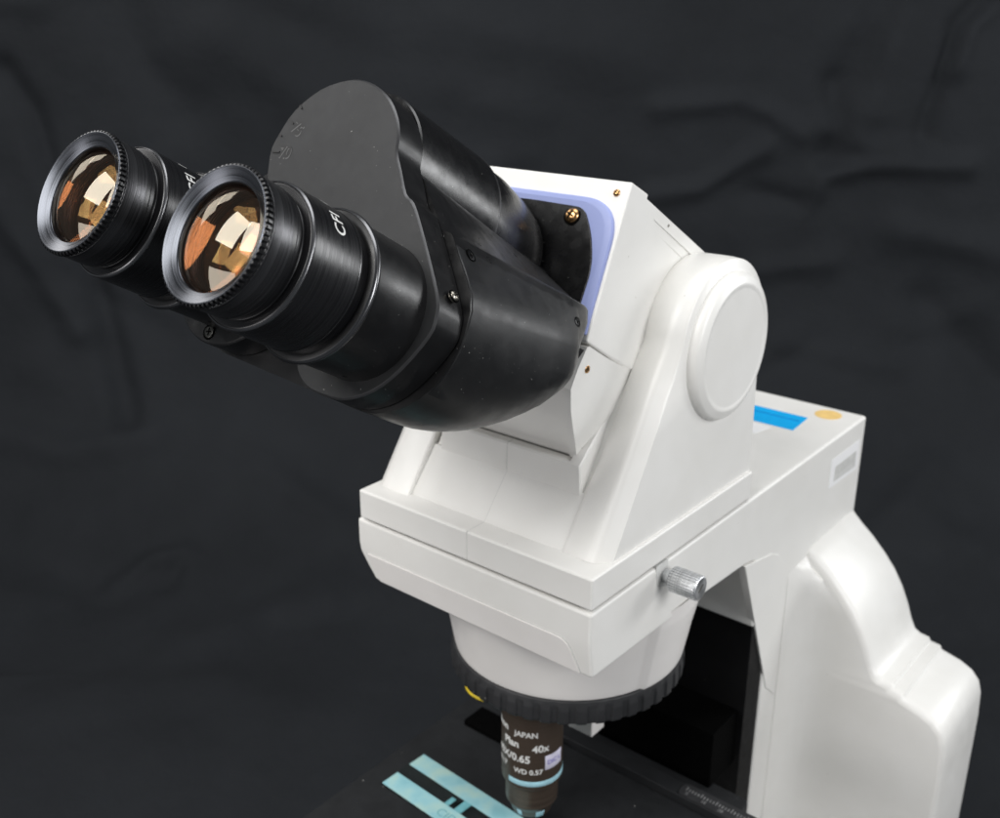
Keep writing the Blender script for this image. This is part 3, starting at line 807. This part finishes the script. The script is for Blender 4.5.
v, f = lathe([(0.99, -5.96), (1.0, -5.98), (0.88, -6.32), (0.86, -6.34)], 48, a0=cam_t - 0.7, a1=cam_t - 0.45); obj('bright_nose', v, f, 'cyan_band', ob1, fr1, sharp=60)

def tilted(cx, cy, cz, az, tilt):
    d = Vector((cos(az), sin(az), 0)); z = Vector((0, 0, 1)) * cos(tilt) - d * sin(tilt)
    x = d * cos(tilt) + Vector((0, 0, 1)) * sin(tilt); y = z.cross(x)
    return frame(Vector((cx, cy, cz)), x, y, z)
def objective_short(fr, band):
    prof = fillet_prof([(1.0, 0.1), (1.2, 0.05), (1.22, -0.05), (1.22, -1.85), (1.1, -1.95), (0.8, -2.0), (0.01, -2.0)], 0.04)
    v, f = lathe(prof, 72); o = obj('objective_lens', v, f, 'black_matte', scope, fr, sharp=45)
    v, f = lathe([(1.215, -1.66), (1.235, -1.68), (1.235, -1.80), (1.215, -1.82)], 72); obj('colour_band', v, f, band, o, fr, sharp=60)
    return o
objective_short(tilted(-7.95, 4.5, -8.5, radians(215), radians(4)), 'yellow')
# white square block under the ring
v, f = box(-5.75, -4.44, 7.0, 8.0, -12.85, -8.5); obj('white_block', v, f, 'white_b', scope, bevel=0.05)

# ================================================================== STAGE
v, f = prism(round_poly([(-13.35, -6.0), (1.5, -6.0), (1.5, 11.2), (-13.35, 11.2)], 0.4, 4), lambda a, b, t: Vector((a, b, t)), -17.0, -15.9)
stage = obj('stage', v, f, 'stage', scope, bevel=0.06, segs=2)
v, f = box(-11.2, -0.35, 10.7, 14.5, -15.88, -12.9); obj('stage_bracket', v, f, 'dark', stage, bevel=0.05, segs=2)
v, f = box(-11.3, -0.06, 13.05, 14.5, -20.0, -8.32); obj('carrier_cover', v, f, 'black_matte', stage, bevel=0.03, segs=1)
v, f = box(-9.0, 6.0, 9.0, 9.9, -15.9, -15.45); bar = obj('specimen_bar', v, f, 'stage', stage, bevel=0.05, segs=2)
v, f = box(-12.1, -7.2, 7.0, 8.4, -15.9, -15.60); obj('slide_holder', v, f, 'dark', stage, bevel=0.03, segs=2)
# vernier plate with white figures on the bar
v, f = prism(round_poly([(-1.1, 9.05), (3.5, 9.05), (3.5, 9.88), (-1.1, 9.88)], 0.3, 5), lambda a, b, t: Vector((a, b, t)), -15.46, -15.40)
vp = obj('vernier_scale', v, f, 'rubber', bar)
parts = []
for i in range(22):
    x = -0.85 + i * 0.15; parts.append(box(x, x + 0.035, 9.42, 9.42 + (0.18 if i % 5 else 0.26), -15.41, -15.395))
for i, tx in enumerate(['0', '10', '20', '30']):
    V, F = text_mesh(tx, 0.24); parts.append(([Vector((p.x - 0.7 + i * 0.85, p.y + 9.24, -15.396)) for p in V], F))
v, f = merge(*parts); obj('scale_marks', v, f, 'ink_dim', vp)

# ================================================================== SPECIMEN SLIDE
slide = empty('specimen_slide', (-7.6, 2.1, -15.8 + ZT))
slide['label'] = 'glass slide with two pale cyan bands lying on the black stage under the objective'
slide['category'] = 'slide'
frs = frame(Vector((-12.05, 4.02, -15.88)), Vector((cos(-0.045), sin(-0.045), 0)), Vector((-sin(-0.045), cos(-0.045), 0)), Vector((0, 0, 1)))
v, f = box(0.0, 8.0, -2.72, 0.0, 0.0, 0.05); gl = obj('glass_plate', v, f, 'glass', slide, frs)
v, f = box(0.02, 7.98, -0.98, -0.02, 0.052, 0.10); obj('cyan_band', v, f, 'cyan', slide, frs, bevel=0.02, segs=1)
v, f = box(0.02, 7.98, -2.70, -1.72, 0.052, 0.10); cb = obj('cyan_band', v, f, 'cyan', slide, frs, bevel=0.02, segs=1)
V, F = text_mesh('CID', 0.62, bold=0.0)
obj('lettering', [Vector((p.x + 3.75, p.y - 2.25, 0.104)) for p in V], F, 'teal_ink', cb, frs)
v, f = merge(box(3.7, 4.1, -1.73, -0.97, 0.052, 0.09), box(3.1, 3.35, -1.73, -1.2, 0.052, 0.09)); obj('cyan_bridge', v, f, 'teal_ink', slide, frs)

# ================================================================== BACKDROP CLOTH
CAM = Vector((17.09, -25.46, 17.72))
H = Vector((-0.6374, 0.7705, 0)); RT = Vector((0.7705, 0.6374, 0))
CRE = [
    ([(-49.7, 141.2), (-47.2, 137.2), (-46.2, 132.5), (-43.5, 124.2), (-41.0, 115.0), (-38.5, 105.2)], 1.0, -0.9),
    ([(-51.4, 128.0), (-47.5, 121.2), (-43.7, 115.0)], 1.2, 0.7),
    ([(47.4, 147.8), (44.7, 145.2), (44.1, 142.0), (43.2, 137.2), (42.9, 135.0)], 0.8, -0.8),
    ([(48.8, 148.0), (46.1, 145.0), (45.2, 141.2)], 0.7, 0.6),
    ([(38.1, 147.8), (36.7, 144.0), (35.3, 140.8)], 1.8, -1.0),
    ([(33.4, 139.8), (34.3, 135.2), (33.3, 133.0)], 0.9, -0.7),
    ([(39.1, 147.8), (38.1, 143.0), (37.1, 137.2)], 1.5, 0.7),
    ([(16.0, 137.5), (24.0, 138.2), (27.1, 137.0), (30.3, 135.0)], 0.8, 0.5),
    ([(15.4, 128.8), (20.5, 129.5), (24.4, 132.2), (26.9, 133.5)], 0.8, 0.6),
    ([(32.4, 128.0), (32.9, 130.8), (37.7, 131.8), (42.3, 131.8), (47.4, 131.8)], 0.8, 0.7),
    ([(26.1, 129.2), (32.4, 127.8)], 0.8, -0.5),
    ([(33.2, 135.8), (37.5, 133.5), (41.0, 133.5)], 1.0, 0.4),
    ([(-36.4, 87.2), (-33.7, 89.5), (-30.7, 90.0)], 0.9, 0.7),
    ([(-31.5, 86.8), (-30.6, 89.5)], 0.7, -0.5),
    ([(-49.1, 91.2), (-43.3, 89.5), (-36.9, 87.5)], 3.0, -1.0),
    ([(41.7, 94.2), (46.8, 88.8)], 2, 0.7),
    ([(33.6, 89.5), (43.9, 100.0)], 1.5, 0.5),
    ([(-26.7, 144.0), (-17.1, 136.2)], 2.5, 0.7),
    ([(-38.1, 147.8), (-35.7, 142.0), (-32.1, 137.2)], 2.0, -0.7),
    ([(-5.9, 145.8), (11.9, 142.0)], 2.0, 0.4),
    ([(-52.9, 104.2), (-44.2, 101.5), (-36.2, 103.2)], 1.8, 0.7),
    ([(-26.3, 78.8), (-16.6, 84.2)], 2.2, 0.6),
    ([(-37.6, 70.2), (-24.3, 71.5), (-12.8, 65.2)], 3, 0.6),
    ([(27.2, 121.2), (34.4, 122.0)], 1, 0.5),
    ([(41.4, 125.2), (52.0, 123.2)], 1.4, 0.6),
    ([(45.1, 118.0), (52.5, 109.8)], 1.6, -0.6),
    ([(-24.5, 100.0), (-15.9, 94.2)], 1.5, 0.5),
]

def cloth():
    import numpy as np
    nu, ns = 330, 320
    Umin, Umax = -85.0, 85.0; S0, S1 = 20.0, 190.0
    def prof(s):            # along the sheet: flat on the table, then sweeping up
        d0, r = 78.0, 30.0
        s0 = s - 20.0
        if s0 < d0 - 20: return 20 + s0, 0.0
        q = s0 - (d0 - 20)
        if q < r * pi / 2 * 0.94:
            t = q / r; return d0 + r * sin(t), r * (1 - cos(t))
        t = pi / 2 * 0.94; q -= r * t
        return d0 + r * sin(t) + q * cos(t), r * (1 - cos(t)) + q * sin(t)
    uu = np.linspace(Umin, Umax, nu + 1); ss = np.linspace(S0, S1, ns + 1)
    GU, GS = np.meshgrid(uu, ss)
    HH = np.zeros_like(GU)
    rnd = random.Random(11)
    lines = list(CRE)
    for k in range(26):     # smaller random puckers
        u = rnd.uniform(-70, 70); q = rnd.uniform(80, 175); an = rnd.uniform(0, 3.14); ln = rnd.uniform(3, 9)
        lines.append(([(u - ln * cos(an), q - ln * sin(an)), (u + rnd.uniform(-1, 1), q + rnd.uniform(-1, 1)), (u + ln * cos(an), q + ln * sin(an))], rnd.uniform(0.8, 1.8), rnd.uniform(0.15, 0.4) * rnd.choice([1, -1])))
    for pts, w_, am in lines:
        best = np.full_like(GU, 1e9)
        n = len(pts) - 1
        for i in range(n):
            (u0, s0), (u1, s1) = pts[i], pts[i + 1]
            du, ds = u1 - u0, s1 - s0; L2 = du * du + ds * ds + 1e-9
            t = np.clip(((GU - u0) * du + (GS - s0) * ds) / L2, 0, 1)
            d2 = (GU - u0 - t * du) ** 2 + (GS - s0 - t * ds) ** 2
            tt = (i + t) / n                       # wider and shallower toward the ends
            ww = w_ * (1.0 + 0.8 * np.abs(tt - 0.5))
            best = np.minimum(best, d2 / (ww * ww))
        HH += am * np.exp(-best * 0.95) * 1.35
    V = []
    for i in range(ns + 1):
        s = ss[i]
        d, z = prof(s); d2, z2 = prof(s + 0.5)
        t = Vector((d2 - d, z2 - z)).normalized(); nrm = Vector((-t.y, t.x))
        for j in range(nu + 1):
            u = uu[j]
            h = 0.9 * noise.noise(Vector((u * 0.05, s * 0.03, 3.1))) + 1.1 * noise.noise(Vector((u * 0.022 + 4, s * 0.022, 9.0)))
            h += 0.30 * noise.noise(Vector((u * 0.13, s * 0.11, 1.7))) + 0.10 * noise.noise(Vector((u * 0.33, s * 0.3, 5.7)))
            h += HH[i, j]
            fade = min(1.0, max(0.0, (s - 60) / 12.0))
            h *= fade
            p = CAM + H * (d + nrm.x * h) + RT * float(u)
            zz = z + nrm.y * h
            V.append(Vector((p.x, p.y, max(0.0, zz) if s < 74 else zz)))
    F = [[i * (nu + 1) + j, i * (nu + 1) + j + 1, (i + 1) * (nu + 1) + j + 1, (i + 1) * (nu + 1) + j] for i in range(ns) for j in range(nu)]
    return V, F
v, f = cloth()
me = bpy.data.meshes.new('backdrop_cloth'); me.from_pydata([tuple(p) for p in v], [], f)
for p in me.polygons: p.use_smooth = True
me.materials.append(M['cloth'])
bk = bpy.data.objects.new('backdrop_cloth', me); COL.objects.link(bk)
bk['kind'] = 'structure'
bk['label'] = 'creased black cloth spread under and hung behind the microscope'

# ================================================================== CAMERA
cam = bpy.data.cameras.new('camera'); co = bpy.data.objects.new('camera', cam); COL.objects.link(co)
th, yw = radians(20.9), radians(39.6)
fw = Vector((-sin(yw) * cos(th), cos(yw) * cos(th), -sin(th)))
rt = fw.cross(Vector((0, 0, 1))).normalized(); up = rt.cross(fw)
co.matrix_world = frame(CAM + Vector((0, 0, ZT)), rt, up, -fw)
cam.sensor_fit = 'HORIZONTAL'; cam.sensor_width = 36.0; cam.lens = 1051.0 / 1000.0 * 36.0
cam.clip_start = 0.5; cam.clip_end = 1000.0
cam.dof.use_dof = True; cam.dof.focus_distance = 28.0; cam.dof.aperture_fstop = 0.24
sc.camera = co

# ================================================================== LIGHT
def area(name, loc, target, sx, sy, power, col=(1, 1, 1)):
    l = bpy.data.lights.new(name, 'AREA'); l.shape = 'RECTANGLE'; l.size = sx; l.size_y = sy; l.energy = power; l.color = col
    o = bpy.data.objects.new(name, l); COL.objects.link(o); o.location = loc
    d = (Vector(target) - Vector(loc)).normalized()
    o.rotation_euler = d.to_track_quat('-Z', 'Y').to_euler()
    return o
tg = (-4, 2, 36)
K = 0.86
area('softbox_front', (-30, -62, 102), tg, 40, 46, 62000 * K, (1, 0.985, 0.965))      # two windows in front of and above the bench
area('softbox_front', (6, -64, 102), tg, 24, 46, 33000 * K, (1, 0.985, 0.965))
area('softbox_low', (-34, -96, 36), tg, 60, 34, 31000 * K, (1, 0.97, 0.97))
area('softbox_side', (92, 0, 74), tg, 40, 46, 70000 * K, (0.99, 0.99, 1))
area('softbox_rear', (66, 92, 62), (-4, 2, 42), 40, 30, 46000 * K, (0.98, 0.99, 1))
for iz in range(2):
    area('softbox_left', (-92, -6 + 10 * iz, 86 + 26 * iz), tg, 40, 24, 14000 * K, (1, 0.98, 0.97))
area('softbox_top', (-2, 22, 128), (-2, 22, 0), 56, 46, 42000 * K, (0.98, 0.99, 1))
w = bpy.data.worlds.new('World'); sc.world = w; w.use_nodes = True
bg = w.node_tree.nodes['Background']; bg.inputs['Color'].default_value = (0.85, 0.92, 1.0, 1); bg.inputs['Strength'].default_value = 0.13

sc.view_settings.view_transform = 'Standard'; sc.view_settings.look = 'None'
sc.view_settings.exposure = 0.0; sc.view_settings.gamma = 1.0
sc.cycles.max_bounces = 8; sc.cycles.transparent_max_bounces = 16
sc.cycles.sample_clamp_indirect = 4.0
